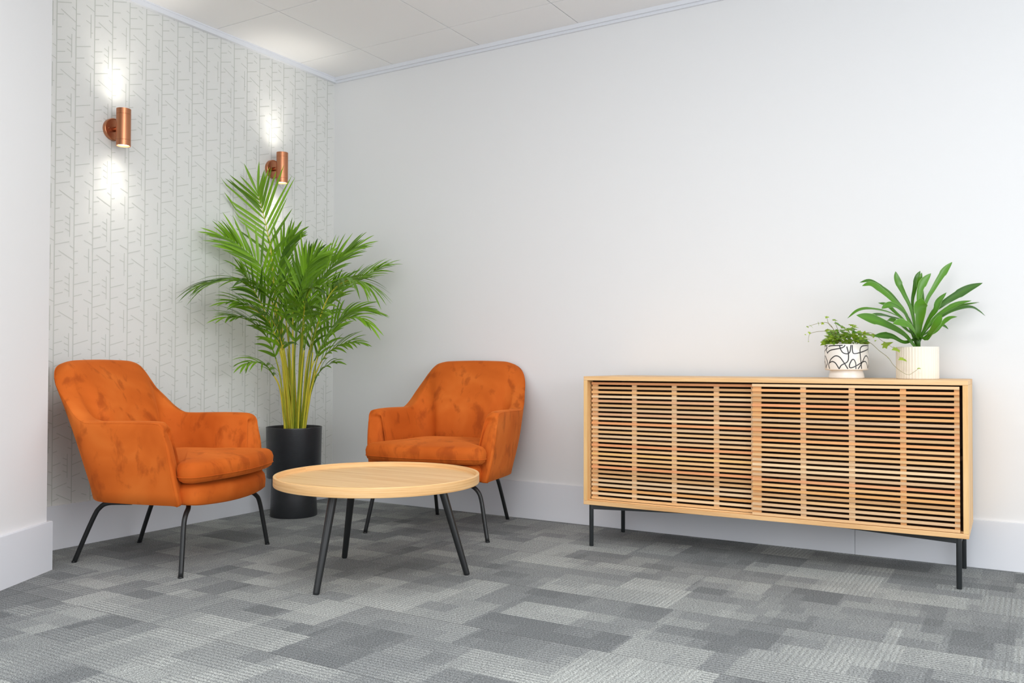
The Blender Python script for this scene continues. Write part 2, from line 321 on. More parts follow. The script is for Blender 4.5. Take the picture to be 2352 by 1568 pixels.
DRACAENA=[
  ([[-0.002,-0.0,0.894],[-0.077,-0.05,0.928],[-0.184,-0.1,0.97],[-0.239,-0.12,0.986],[-0.291,-0.13,0.997]],0.0399,0.7),
  ([[-0.002,0.0,0.908],[-0.043,0.0,0.971],[-0.115,-0.02,1.012],[-0.195,-0.03,1.028],[-0.244,-0.03,1.021],[-0.286,-0.03,0.99]],0.0175,0.4),
  ([[-0.002,0.0,0.901],[-0.055,-0.04,0.969],[-0.141,-0.08,0.991],[-0.197,-0.1,1.0],[-0.236,-0.1,0.999]],0.0223,0.4),
  ([[0.002,-0.0,0.908],[-0.03,0.03,1.008],[-0.074,0.05,1.066],[-0.122,0.06,1.109],[-0.158,0.06,1.132],[-0.192,0.06,1.125]],0.0271,0.6),
  ([[0.002,-0.0,0.908],[-0.016,0.06,1.009],[-0.043,0.08,1.061],[-0.074,0.09,1.101],[-0.113,0.1,1.13],[-0.148,0.1,1.148],[-0.186,0.1,1.142]],0.0223,0.6),
  ([[0.005,-0.0,0.915],[-0.036,-0.03,1.018],[-0.071,-0.04,1.084],[-0.093,-0.05,1.117],[-0.103,-0.05,1.148],[-0.106,-0.05,1.172]],0.0271,0.9),
  ([[0.005,0.0,0.908],[-0.05,-0.06,0.969],[-0.105,-0.1,1.014],[-0.148,-0.12,1.035],[-0.176,-0.13,1.033],[-0.195,-0.13,1.022]],0.0255,0.6),
  ([[0.005,-0.0,0.915],[0.004,0.05,1.044],[0.021,0.07,1.11],[0.037,0.08,1.161],[0.051,0.08,1.188]],0.0207,0.9),
  ([[0.009,0.0,0.915],[0.015,0.02,1.036],[0.024,0.03,1.107],[0.042,0.03,1.142],[0.07,0.03,1.173]],0.0303,0.9),
  ([[0.009,0.0,0.915],[0.04,0.02,1.043],[0.08,0.03,1.114],[0.112,0.03,1.167],[0.13,0.03,1.192],[0.155,0.03,1.218]],0.0255,0.8),
  ([[0.012,-0.0,0.908],[0.045,-0.02,1.005],[0.084,-0.04,1.049],[0.131,-0.05,1.081],[0.174,-0.06,1.107],[0.221,-0.07,1.126]],0.0303,0.8),
  ([[0.012,-0.0,0.908],[0.064,0.02,0.979],[0.124,0.04,1.023],[0.182,0.05,1.052],[0.241,0.05,1.066]],0.0191,0.6),
  ([[0.012,-0.0,0.901],[0.03,-0.05,0.962],[0.071,-0.08,1.002],[0.115,-0.1,1.023],[0.159,-0.1,1.028],[0.19,-0.1,1.015],[0.214,-0.1,0.997]],0.0207,0.4),
  ([[0.012,-0.0,0.908],[0.025,-0.04,0.983],[0.04,-0.06,1.02],[0.049,-0.07,1.054],[0.076,-0.08,1.088]],0.0239,0.8),
  ([[0.007,-0.0,0.908],[-0.023,-0.06,0.958],[-0.039,-0.1,1.008],[-0.051,-0.13,1.036],[-0.049,-0.14,1.062]],0.0542,1),
  ([[-0.001,-0.02,0.89],[-0.042,-0.08,0.923],[-0.088,-0.12,0.956],[-0.127,-0.14,0.968],[-0.157,-0.14,0.965]],0.0351,0.6),
  ([[0.019,0.0,0.891],[0.012,-0.06,0.921],[0.016,-0.1,0.953],[0.024,-0.12,0.98],[0.032,-0.13,1.001]],0.0271,0.8),
  ([[0.026,-0.0,0.891],[0.068,-0.0,0.936],[0.096,-0.0,0.968],[0.125,0.0,0.993],[0.158,-0.0,0.999]],0.0175,0.5),
  ([[-0.002,-0.0,0.887],[-0.069,-0.04,0.897],[-0.13,-0.07,0.917],[-0.173,-0.09,0.921],[-0.213,-0.1,0.919]],0.0271,0.7),
  ([[0.016,-0.0,0.901],[0.062,0.03,0.941],[0.1,0.05,0.967],[0.13,0.06,0.967],[0.153,0.06,0.952]],0.0191,0.5),
  ([[0.002,-0.0,0.898],[-0.028,0.02,0.944],[-0.054,0.04,0.973],[-0.085,0.05,0.987],[-0.094,0.06,0.986]],0.0255,0.5),
  ([[0.012,-0.0,0.908],[0.093,0.05,0.988],[0.156,0.07,1.025],[0.21,0.07,1.046],[0.267,0.04,1.059]],0.0159,0.5),
  ([[0.002,-0.0,0.908],[-0.04,0.03,0.987],[-0.07,0.05,1.023],[-0.094,0.06,1.048],[-0.128,0.06,1.057]],0.0191,0.6),
  ([[0.009,0.0,0.915],[0.042,0.04,1.008],[0.04,0.05,1.087],[0.033,0.05,1.14],[0.043,0.05,1.178]],0.0239,0.9),
  ([[0.019,0.0,0.891],[0.014,-0.04,0.907],[0.021,-0.07,0.934],[0.038,-0.09,0.967],[0.04,-0.1,0.991]],0.0191,0.8),
]
IVY_RUNNERS=[[[0.036,-0.03,0.907],[0.042,-0.05,0.896],[0.058,-0.08,0.897],[0.072,-0.13,0.866],[0.086,-0.18,0.838],[0.091,-0.215,0.81],[0.111,-0.23,0.787],[0.139,-0.235,0.772],[0.163,-0.235,0.784],[0.182,-0.232,0.797]],[[0.026,-0.0,0.918],[0.043,-0.03,0.925],[0.06,-0.05,0.939],[0.08,-0.07,0.931],[0.092,-0.11,0.905],[0.098,-0.16,0.887],[0.108,-0.215,0.862]],[[-0.025,-0.0,0.911],[-0.05,0.02,0.952],[-0.076,0.02,0.981],[-0.112,0.02,0.979],[-0.138,0.02,0.972],[-0.161,0.02,0.964]],[[-0.032,-0.0,0.911],[-0.079,-0.02,0.947],[-0.108,-0.02,0.945],[-0.134,-0.02,0.943],[-0.159,-0.02,0.936],[-0.167,-0.02,0.923],[-0.168,-0.02,0.901]],[[-0.018,-0.0,0.911],[-0.054,-0.0,0.947],[-0.076,-0.0,0.973],[-0.083,-0.0,0.991],[-0.086,-0.0,1.005]],[[-0.018,-0.0,0.911],[-0.028,0.03,0.948],[-0.039,0.03,0.978],[-0.041,0.03,0.996]]]
IVY_LEAVES=[([0.064,-0.05,0.933],0.0296),([0.078,-0.07,0.927],0.0181),([0.092,-0.15,0.89],0.0329),([0.104,-0.21,0.87],0.028),([0.117,-0.232,0.833],0.0247),([0.179,-0.238,0.797],0.0115),([0.079,-0.08,0.906],0.0072),([-0.086,-0.0,1.004],0.0148),([-0.043,0.03,0.994],0.0165),([-0.143,0.02,0.968],0.0181),([-0.158,0.02,0.965],0.0099),([-0.112,0.02,0.979],0.0148),([-0.096,0.02,0.979],0.0115),([-0.164,-0.02,0.939],0.0115),([-0.167,0.02,0.933],0.0066),([-0.168,-0.02,0.903],0.0039),([-0.09,-0.02,0.95],0.0197),([0.086,-0.18,0.836],0.0072),([0.126,-0.236,0.828],0.0148),([0.053,-0.04,0.937],0.0197),([0.039,-0.04,0.917],0.0197)]
# ------------------------------------------------------------------ room shell
H = 2.5394; BBH = .191; W0 = -.006            # plaster sits 6 mm behind the skirting-based datum
bm = bmesh.new(); box(bm, -.4, 6.2, -5.4, .4, -.12, 0); struct(fin('floor', bm, m_carpet, smooth=False), 'grey patterned carpet tile floor')
bm = bmesh.new(); box(bm, W0, 7.5, -W0, .15, 0, 2.8); struct(fin('wall_back', bm, m_wall, smooth=False), 'plain white painted wall')

def wallpaper_wall():
    bm = bmesh.new(); box(bm, -.15, W0, -2.4, .15, 0, 2.8, mi=0)
    segA = [(0,1.537,.030,1.546),(0,1.480,.021,1.487),(0,1.424,.037,1.435),(0,1.372,.038,1.384),(0,1.324,.065,1.344),
            (.018,1.565,.0868,1.528),(.068,1.499,.0868,1.490),(.068,1.327,.0868,1.317),
            (.067,1.471,.067,1.366),(.046,1.455,.067,1.445),(.046,1.427,.067,1.417),(.046,1.399,.067,1.389)]
    segB = [(0,1.567,.019,1.572),(0,1.514,.019,1.519),(0,1.462,.019,1.467),(0,1.421,.069,1.442),(0,1.369,.039,1.381),
            (.046,1.6235,.0868,1.6055),(.069,1.402,.0868,1.395),
            (.069,1.588,.069,1.481),(.046,1.554,.069,1.545),(.069,1.505,.078,1.506)]
    P = .0891; VR = .2654; X = W0+.0004
    def quad(y0,z0,y1,z1,wd, X=X):
        d = Vector((y1-y0, z1-z0)); n = Vector((-d.y, d.x)).normalized()*wd/2
        f = bm.faces.new([bm.verts.new((X, a, b)) for a, b in ((y0+n.x,z0+n.y),(y0-n.x,z0-n.y),(y1-n.x,z1-n.y),(y1+n.x,z1+n.y))]); f.material_index = 1
    top = 2.53
    for k in range(-5, 20):
        y0 = -1.747+k*P
        if y0 > -.004: continue
        quad(y0, .15, y0, top, .0047)
        for a, z, b, z2 in (segA if k % 2 == 0 else segB):
            s = P/.0868; ya, yb = y0+a*s, y0+b*s
            if yb > -.003:
                if ya > -.003: continue
                z2 = z+(z2-z)*(-.003-ya)/(yb-ya); yb = -.003
            for r in range(-6, 5):
                zz, zz2 = z+r*VR, z2+r*VR
                if max(zz, zz2) > top or min(zz, zz2) < .17: continue
                quad(ya, zz, yb, zz2, .0036, X+(.0002 if abs(ya-yb) > 1e-6 else .0001))
    return struct(fin('wall_left', bm, [m_paper, m_print], smooth=False, recalc=False), 'wall papered in a pale branching line pattern')
wallpaper_wall()

# splayed wall end at the left, coming forward of the armchair
E0 = Vector((.338, -1.949)); D = Vector((.467, -.884)).normalized(); NN = Vector((.884, .467)).normalized()
def prism(bm, pts, z0, z1):
    lo = [bm.verts.new((p[0],p[1],z0)) for p in pts]; hi = [bm.verts.new((p[0],p[1],z1)) for p in pts]
    bm.faces.new(lo[::-1]); bm.faces.new(hi)
    for i in range(len(pts)): bm.faces.new((lo[i], lo[(i+1)%len(pts)], hi[(i+1)%len(pts)], hi[i]))
Wc = E0 - NN*.018 + D*.012; Wf = Wc + D*3.2
bm = bmesh.new(); prism(bm, [Wc, Wf, (W0-.1, Wf.y), (W0-.1, Wc.y)], 0, 2.8)
struct(fin('wall_front', bm, m_wall, smooth=False), 'white splayed wall at the left of the seating')
bm = bmesh.new(); Fb = E0+D*3.2; prism(bm, [E0, Fb, Fb-NN*.018, Wc, (W0, Wc.y), (W0, E0.y)], 0, BBH)
bmesh.ops.bevel(bm, geom=[e for e in bm.edges if abs(e.verts[0].co.z-e.verts[1].co.z) < 1e-6 and e.verts[0].co.z > .1], offset=.002, segments=2, affect='EDGES')
struct(fin('baseboard_front', bm, m_trim, smooth=False))
bm = bmesh.new(); box(bm, W0, .006, E0.y, .006, 0, BBH, .0015); struct(fin('baseboard_left', bm, m_trim, smooth=False))
bm = bmesh.new(); box(bm, .006, 2.9785, -.006, .006, 0, BBH, .0012); box(bm, 2.9797, 7.5, -.006, .006, 0, BBH, .0012)
struct(fin('baseboard_back', bm, m_trim, smooth=False))
# perimeter ceiling trim: flat flange with a small stepped lower edge
bm = bmesh.new()
box(bm, W0, .016, -2.4, .006, 2.509, H+.004); box(bm, .016, .019, -2.4, -.019, 2.532, H+.004)
struct(fin('trim_1', bm, m_trim, smooth=False), 'white perimeter trim above the wallpaper')
bm = bmesh.new()
box(bm, .016, 7.5, -.016, .006, 2.519, H+.004); box(bm, .016, 7.5, -.006, .006, 2.505, 2.519)
struct(fin('trim_2', bm, m_trim, smooth=False), 'white perimeter trim above the plain wall')
# ceiling of 600 mm metal tiles with fine open joints
bm = bmesh.new(); g = .0022; xs = [.003]+[.4626+.6*i for i in range(12)]; ys = [-.003]+[-.3027-.6*j for j in range(11)]
for a, b in zip(xs, xs[1:]):
    for c, d in zip(ys, ys[1:]):
        box(bm, a+g, b-g, d+g, c-g, H, H+.02, .0022)
for f in bm.faces: f.material_index = 0
box(bm, -.1, 7.5, -6.5, .1, H+.03, H+.1, mi=1)
struct(fin('ceiling', bm, [m_tile, m_dark], smooth=False), 'suspended ceiling of square white metal tiles')

# ------------------------------------------------------------------ armchairs
def spline(vals, n): return catmull(vals, n)
def make_chair(name, label, loc, rz):
    t = thing(name, label, 'armchair', loc, rz, 'orange velvet armchairs')
    # (bottom u,v) (top u,v,z) front of arm -> centre of back
    K = [((.262,.298),(.2250,.333,.538)),((.256,.300),(.2195,.335,.562)),((.242,.301),(.207,.336,.578)),((.217,.302),(.184,.336,.5865)),
         ((.12,.303),(.09,.336,.588)),((.03,.302),(-.01,.336,.586)),((-.05,.296),(-.09,.334,.584)),((-.095,.284),(-.145,.331,.588)),
         ((-.13,.266),(-.195,.322,.618)),((-.158,.244),(-.245,.308,.668)),((-.18,.216),(-.300,.291,.722)),((-.195,.184),(-.333,.269,.768)),
         ((-.205,.150),(-.354,.236,.799)),((-.211,.112),(-.364,.192,.815)),((-.215,.07),(-.369,.14,.821)),((-.216,0),(-.371,0,.824))]
    half = [(Vector((a[0],a[1],0)), Vector(b)) for a, b in K]
    full = half + [(Vector((a.x,-a.y,0)), Vector((b.x,-b.y,b.z))) for a, b in half[-2::-1]]
    A = spline([q[0] for q in full], 4); B = spline([q[1] for q in full], 4); N = len(A)
    bm = bmesh.new(); loops = []; seam = []
    zb = .262
    for i in range(N):
        a, b = A[i], B[i]; mid = [(A[k]+Vector((B[k].x,B[k].y,0)))*.5 for k in (max(i-1,0), min(i+1,N-1))]
        tg = (mid[1]-mid[0]).normalized(); nin = Vector((-tg.y, tg.x, 0))
        cen = Vector((.05,0,0)); 
        if nin.dot(cen-(a+Vector((b.x,b.y,0)))*.5) < 0: nin = -nin
        back = max(0, min(1, (b.z-.59)/.2))                       # 0 arm .. 1 back
        th_t = .064+.002*back; th_b = .085+.035*back
        L = []; no = 12
        zt = b.z
        for k in range(no+1):                                     # outer skin, bottom to top
            s = k/no; z = zb+(zt-.012-zb)*s
            e = s**(1.0+.55*back)
            p = Vector((a.x+(b.x-a.x)*e, a.y+(b.y-a.y)*e, z))
            p -= nin*(.010*math.sin(math.pi*s)*(1-.3*back))       # slight belly
            if k == 0: p += nin*.022
            if k == 1: p = p.lerp(Vector((p.x,p.y,z-.028)), .75)+nin*.003
            L.append(p)
        bt = Vector((b.x, b.y, zt))
        for q in (18, 45, 80, 110, 140, 165):                      # rounded rim, squarer outside
            an = math.radians(q); cx = th_t*.5*(1-math.cos(an)); hh = .012*math.sin(an) if q < 90 else .012*math.sin(an)
            L.append(bt+nin*cx+Vector((0,0,-.012+hh)))
        for k in range(no+1):                                     # inner skin, top to bottom
            s = 1-k/no; z = .33+(zt-.018-.33)*s; so = (z-zb)/(zt-zb); e = so**(1.0+.55*back)
            th = th_t+(th_b-th_t)*(1-s)**.8 + .028*back*math.sin(math.pi*min(1, (1-s)*1.15))
            p = Vector((a.x+(b.x-a.x)*e, a.y+(b.y-a.y)*e, z)) + nin*th
            if k == 0: p = p.lerp(L[-1], .2); p.z = z
            L.append(p)
        L.append(Vector((L[-1].x, L[-1].y, zb+.004)))
        loops.append(L)
    def capped(Ls, sgn):                                          # soften the arm front
        L = Ls; c = sum(L, Vector())/len(L); out = []
        return out
    fwd = Vector((1,0,0))
    for _ in range(26):                                           # even out the inner skin round the corners
        new = [[p.copy() for p in L] for L in loops]
        for i in range(6, N-6):
            for k in range(no+5, len(loops[0])):
                q = (loops[i-1][k]+loops[i+1][k])*.5; new[i][k] = loops[i][k].lerp(Vector((q.x, q.y, loops[i][k].z*.5+q.z*.5)), .6)
        loops = new
    def shrink(L, d, adv):
        n = len(L); out = []
        for i, p in enumerate(L):
            c = (L[i]+L[n-1-i])*.5; q = p+(c-p).normalized()*min(d, (c-p).length*.8) if (c-p).length > 1e-5 else p.copy()
            zt_ = max(v.z for v in L); q = q+fwd*adv*min(1, .15+(zt_-p.z)/.07)
            if i in (0, 1, n-1): q.z += d*.6+.002
            out.append(q)
        top = max(range(n), key=lambda i: L[i].z)
        for i in range(n):
            if L[i].z > L[top].z-.02: out[i].z -= d*.35
        return out
    loops = [shrink(loops[0], .012, .011), shrink(loops[0], .003, .008)] + loops + [shrink(loops[-1], .003, .008), shrink(loops[-1], .012, .011)]
    V = [[bm.verts.new(p) for p in L] for L in loops]; n = len(V[0])
    for r0, r1 in zip(V, V[1:]):
        for k in range(n): bm.faces.new((r0[k], r0[(k+1)%n], r1[(k+1)%n], r1[k]))
    for r in (V[0], V[-1]):
        for k in range(n//2-1): 
            a_, b_, c_, d_ = r[k], r[k+1], r[n-2-k], r[n-1-k]
            bm.faces.new([x for i, x in enumerate((a_,b_,c_,d_)) if x not in (a_,b_,c_,d_)[:i]])
        if n % 2 == 1:
            m = n//2; bm.faces.new((r[m-1], r[m], r[m+1]))
    bmesh.ops.remove_doubles(bm, verts=bm.verts, dist=.0002)
    # stitched seams on the outer edge of each arm front and along the rim
    no = 12
    for L in (loops[2], loops[-3]):
        tube(bm, [p+Vector((.0,0,0)) for p in L[1:no+2]], .0015, 6)
    tube(bm, [loops[i][no+1]+Vector((0,0,.0005)) for i in range(2, len(loops)-2)], .0015, 6)
    fin('backrest', bm, m_velvet, t)
    # seat base
    def outline(pts, n=6): 
        P = catmull(pts, n); return P
    def slab(name, pts, zs, ins, crown=0, seamz=None, parent=t, sub=5, droop=0):
        """pts: closed half outline (v>=0) from rear centre to front centre; mirrored"""
        h = catmull([Vector((a,b,0)) for a,b in pts], sub)
        P = h + [Vector((p.x,-p.y,0)) for p in h[-2:0:-1]]
        bm = bmesh.new(); n = len(P); nor = []
        for i in range(n):
            tg = (P[(i+1)%n]-P[i-1]).normalized(); q = Vector((-tg.y, tg.x, 0))
            if q.dot(P[i]-Vector((.1,0,0))) < 0: q = -q
            nor.append(q)
        for _ in range(6): nor = [(nor[i-1]+nor[i]*2+nor[(i+1)%n]).normalized() for i in range(n)]
        rings = []
        for z, s in zip(zs, ins):
            rings.append([bm.verts.new((P[i].x-nor[i].x*s, P[i].y-nor[i].y*s, z+droop*(abs(P[i].y)/.3)**2)) for i in range(n)])
        for r0, r1 in zip(rings, rings[1:]):
            for k in range(n): bm.faces.new((r0[k], r0[(k+1)%n], r1[(k+1)%n], r1[k]))
        for top, r in ((1, rings[-1]), (0, rings[0])):
            cc = Vector((.1,0,0)); prev = r
            for j, s in enumerate((.8,.55,.28)):
                zc = r[0].co.z*0
                cur = [bm.verts.new((cc.x+(v.co.x-cc.x)*s, v.co.y*s, v.co.z+(crown*(1-s**2) if top else 0))) for v in r]
                for k in range(n): bm.faces.new((prev[k], prev[(k+1)%n], cur[(k+1)%n], cur[k]))
                prev = cur
            c = bm.verts.new((cc.x, 0, sum(v.co.z for v in prev)/n+(crown*.08 if top else 0)))
            for k in range(n): bm.faces.new((prev[k], prev[(k+1)%n], c))
        if seamz is not None:
            z, s = seamz; tube(bm, [Vector((P[i%n].x-nor[i%n].x*s, P[i%n].y-nor[i%n].y*s, z+droop*(abs(P[i%n].y)/.3)**2)) for i in range(n+1)], .0016, 6, cap=False)
        return fin(name, bm, m_velvet, parent)
    slab('seat_base', [(-.17,0),(-.17,.10),(-.155,.19),(-.10,.235),(.05,.252),(.20,.262),(.262,.268),(.300,.262),(.322,.236),(.336,.18),(.350,.09),(.354,0)],
         [.252,.254,.262,.295,.318,.331,.337], [.03,.012,.002,0,.004,.015,.036], droop=.012)
    slab('seat_cushion', [(-.13,0),(-.128,.10),(-.12,.18),(-.07,.225),(.05,.240),(.15,.243),(.205,.248),(.233,.264),(.250,.286),(.275,.300),(.306,.300),(.330,.284),(.346,.24),(.364,.15),(.374,.07),(.377,0)],
         [.349,.352,.361,.374,.377,.40,.418,.428,.433], [.036,.019,.006,.001,0,-.002,.004,.015,.028], crown=.018, seamz=(.375,-.001))
    for s in (1, -1):
        fr_ = catmull([(.288,.314*s,0),(.280,.294*s,.10),(.272,.275*s,.19),(.266,.255*s,.226),(.25,.215*s,.2462),(.19,.13*s,.250)], 5)
        bm = bmesh.new(); tube(bm, fr_, .0095, 12); box_foot(bm, .288,.314*s); fin('leg', bm, m_black, t)
        rr = catmull([(-.288,.2*s,0),(-.247,.191*s,.10),(-.208,.183*s,.188),(-.185,.18*s,.222),(-.145,.178*s,.2425),(-.04,.172*s,.2485)], 5)
        bm = bmesh.new(); tube(bm, rr, .0095, 12); box_foot(bm, -.288,.2*s); fin('leg', bm, m_black, t)
    return t
def box_foot(bm, x, y): tube(bm, [(x,y,0),(x,y,.006)], .0103, 12)
RZA, RZB = math.radians(16.7), math.radians(-78.7)
chairA = make_chair('armchair', 'orange velvet armchair with black legs in front of the patterned wallpaper', (.511,-1.556,0), RZA)
chairB = dup(chairA, (1.1485,-.400,0), RZB, 'orange velvet armchair with black legs behind the round table, against the plain white wall')

# ------------------------------------------------------------------ coffee table
def coffee_table():
    t = thing('coffee_table', 'round tray-top coffee table in pale wood on three splayed black legs', 'coffee table', (1.475,-1.346,0))
    R = .39; zt = .389; zb = .352
    bm = bmesh.new()
    lathe(bm, [(0, zb+.001), (R-.0113, zb+.001), (R-.0113, zt-.0188), (0, zt-.0188)], 160)
    sharp(fin('tabletop', bm, m_oak, t), 30)
    bm = bmesh.new()
    lathe(bm, [(R-.0112, zb), (R-.004, zb), (R-.0012, zb+.0012), (R, zb+.004), (R, zt-.0025), (R-.0012, zt-.0006), (R-.003, zt), (R-.0085, zt), (R-.0102, zt-.0008), (R-.011, zt-.003), (R-.0112, zt-.020), (R-.0112, zb)], 160)
    sharp(fin('tray_rim', bm, m_rim, t), 30)
    for (x, y), rt in (((1.477,-1.678), .245), ((1.173,-1.196), .245), ((1.77,-1.168), .240)):
        d = Vector((x-1.475, y+1.346, 0)); top = d.normalized()*rt
        d = d*(.335/d.length) if d.length < .336 else d
        bm = bmesh.new(); P = [Vector((d.x,d.y,0))+ (Vector((top.x,top.y,zb+.0005))-Vector((d.x,d.y,0)))*s for s in (0,.01,.02,.5,1)]
        tube(bm, P, [.0095,.0113,.0117,.0138,.0162], 20)
        sharp(fin('leg', bm, m_black, t), 50)
    return t
coffee_table()

# ------------------------------------------------------------------ sideboard
def tonebox(bm, lay, tone, *a, bev=.0009):
    n0 = len(bm.verts); bm.verts.ensure_lookup_table()
    box(bm, *a, bev=bev); bm.verts.ensure_lookup_table()
    for v in bm.verts[n0:]: v[lay] = tone
def sideboard():
    # local: x along front (0 = left end), y depth (0 = front face, + to the wall)
    ang = math.radians(1.25); P0 = Vector((1.913, -.455, 0))
    t = thing('sideboard', 'light wooden sideboard with two slatted sliding doors on a black steel frame', 'sideboard', P0, ang)
    Wd, Dp, z0, z1, T = 1.524, .400, .184, .754, .018
    bm = bmesh.new()
    box(bm, 0, Wd, 0, Dp, z1-T, z1, .002, 0); box(bm, 0, Wd, 0, Dp, z0, z0+T, .002, 0)
    box(bm, .0004, T, .0004, Dp-.0004, z0+T+.0002, z1-T-.0002, .0008, 1); box(bm, Wd-T, Wd-.0004, .0004, Dp-.0004, z0+T+.0002, z1-T-.0002, .0008, 1)
    box(bm, T, Wd-T, Dp-.01, Dp-.004, z0+T, z1-T, 0, 2)
    box(bm, .75, .765, .06, Dp-.01, z0+T, z1-T, 0, 2); box(bm, T, Wd-T, .06, Dp-.012, .46, .475, 0, 2)
    for a, b in ((T, T+.003), (Wd-T-.003, Wd-T)): box(bm, a, b, .062, Dp-.01, z0+T, z1-T, 0, 2)
    box(bm, T, Wd-T, .062, Dp-.01, z1-T-.003, z1-T-.0002, 0, 2); box(bm, T, Wd-T, .062, Dp-.01, z0+T+.0002, z0+T+.003, 0, 2)
    box(bm, T, Wd-T, .0265, .029, z0+T, z0+T+.004, 0, 0)             # track lip between the doors
    c = fin('cabinet_carcass', bm, [m_mango, m_mangoz, m_inner], t, smooth=False)
    def door(xa, xb, ya, stiles, za, zb, n, seed):
        rnd = random.Random(seed); bm = bmesh.new(); lay = bm.verts.layers.float.new('tone')
        pitch = (zb-za-.0108)/(n-1)
        for k in range(n):
            zc = za+pitch*k; tonebox(bm, lay, rnd.random(), xa, xb, ya, ya+.0095, zc, zc+.0108)
        for a, b in stiles: tonebox(bm, lay, rnd.random()*.3+.3, a, b, ya+.0096, ya+.021, za+.001, zb-.001)
        me = fin('sliding_door', bm, m_slat, t, smooth=False); return me
    cs = math.cos(ang)
    lx = lambda X: (X-P0.x)/cs
    door(.0255, .760, .030, [(.026,.052),(.215,.236),(.397,.418),(.580,.602),(.735,.7595)], z0+T+.0055, z1-T-.008, 27, 3)
    door(.7485, 1.496, .003, [(.7495,.783),(.936,.957),(1.116,1.138),(1.297,1.318),(1.478,1.4955)], z0+T-.012+.0135, z1-T-.005, 27, 12)
    # steel frame
    bm = bmesh.new(); zf = z0-.0005
    for (a, b) in (((.033,.016),(Wd-.033,Dp-.02)), ((Wd-.033,.016),(.033,Dp-.02))):
        d = (Vector(b)-Vector(a)).normalized(); n = Vector((-d.y, d.x))*.010; z_a, z_b = zf-.019, zf
        A_, B_ = Vector(a), Vector(b); prism(bm, [A_+n, A_-n, B_-n, B_+n], z_a, z_b)
    for x in (.033, Wd-.033):
        box(bm, x-.008, x+.008, .016, Dp-.02, zf-.019, zf)
    sharp(fin('frame', bm, m_blackm, t, smooth=False), 40)
    for x in (.033, Wd-.033):
        for y in (.014, Dp-.022):
            bm = bmesh.new(); tube(bm, [(x,y,0),(x,y,.0015),(x,y,z0-.001)], [.0085,.0095,.0095], 20); sharp(fin('leg', bm, m_blackm, t), 50)
    return t
sideboard()

# ------------------------------------------------------------------ copper up-and-down wall lights
def sconce(name, label, y, z, group):
    t = thing(name, label, 'wall light', (W0, y, z), 0, group)
    bm = bmesh.new()                                    # round back plate (axis +x)
    prof = [(0,0),(.050,0),(.051,.002),(.051,.017),(.0505,.0185),(.0485,.020),(.0470,.0195),(.0460,.0165),(0,.0165)]
    lathe(bm, prof, 64); bmesh.ops.rotate(bm, verts=bm.verts, cent=(0,0,0), matrix=Matrix.Rotation(math.radians(90), 3, 'Y'))
    for zz in (-.028, .028):
        pass
    sharp(fin('back_plate', bm, m_copper, t), 30)
    bm = bmesh.new(); lathe(bm, [(0,0),(.0035,.0),(.0035,.0015),(.0015,.003),(0,.003)], 16)
    bmesh.ops.rotate(bm, verts=bm.verts, cent=(0,0,0), matrix=Matrix.Rotation(math.radians(90), 3, 'Y')); bmesh.ops.translate(bm, verts=bm.verts, vec=(.0165,-.030,0))
    fin('screw', bm, m_copper, t)
    bm = bmesh.new(); tube(bm, [(.016,0,.0),(.055,0,.0)], .011, 20); fin('bracket', bm, m_copper, t)
    bm = bmesh.new(); cx = .081; r = .0315; h = .0845
    prof = [(r-.003,-h+.012),(r-.003,-h),(r,-h),(r,-h+.0245),(r-.0009,-h+.025),(r-.0009,-h+.0258),(r,-h+.0263),(r,h-.0263),(r-.0009,h-.0258),(r-.0009,h-.025),(r,h-.0245),(r,h),(r-.003,h),(r-.003,h-.012)]
    lathe(bm, prof, 64, c=(cx,0,0)); sharp(fin('lamp_body', bm, m_copper, t), 30)
    for s in (1, -1):
        bm = bmesh.new(); lathe(bm, [(0, s*(h-.008)), (r-.0031, s*(h-.008))], 48, c=(cx,0,0)); fin('lamp_lens', bm, m_lamp, t)
        l = bpy.data.lights.new('sconce_spot', 'SPOT'); l.energy = 1.3; l.color = (1.0, .94, .84); l.spot_size = math.radians(132); l.spot_blend = 1.0; l.shadow_soft_size = .02
        o = bpy.data.objects.new('sconce_spot', l); COL.objects.link(o); o.parent = t; o.location = (cx, 0, s*(h-.001))
        if s == 1: o.rotation_euler = (math.pi, 0, 0)
        l2 = l.copy(); l2.energy = 2.8; l2.spot_size = math.radians(78); o2 = bpy.data.objects.new('sconce_spot', l2); COL.objects.link(o2); o2.parent = t
        o2.location = o.location; o2.rotation_euler = o.rotation_euler
    return t
sconce('wall_light', 'copper cylinder wall light nearer the splayed wall, above the left armchair', -1.475, 1.886, 'copper wall lights')
sconce('wall_light', 'copper cylinder wall light nearer the room corner, above the tall palm', -.496, 1.889, 'copper wall lights')
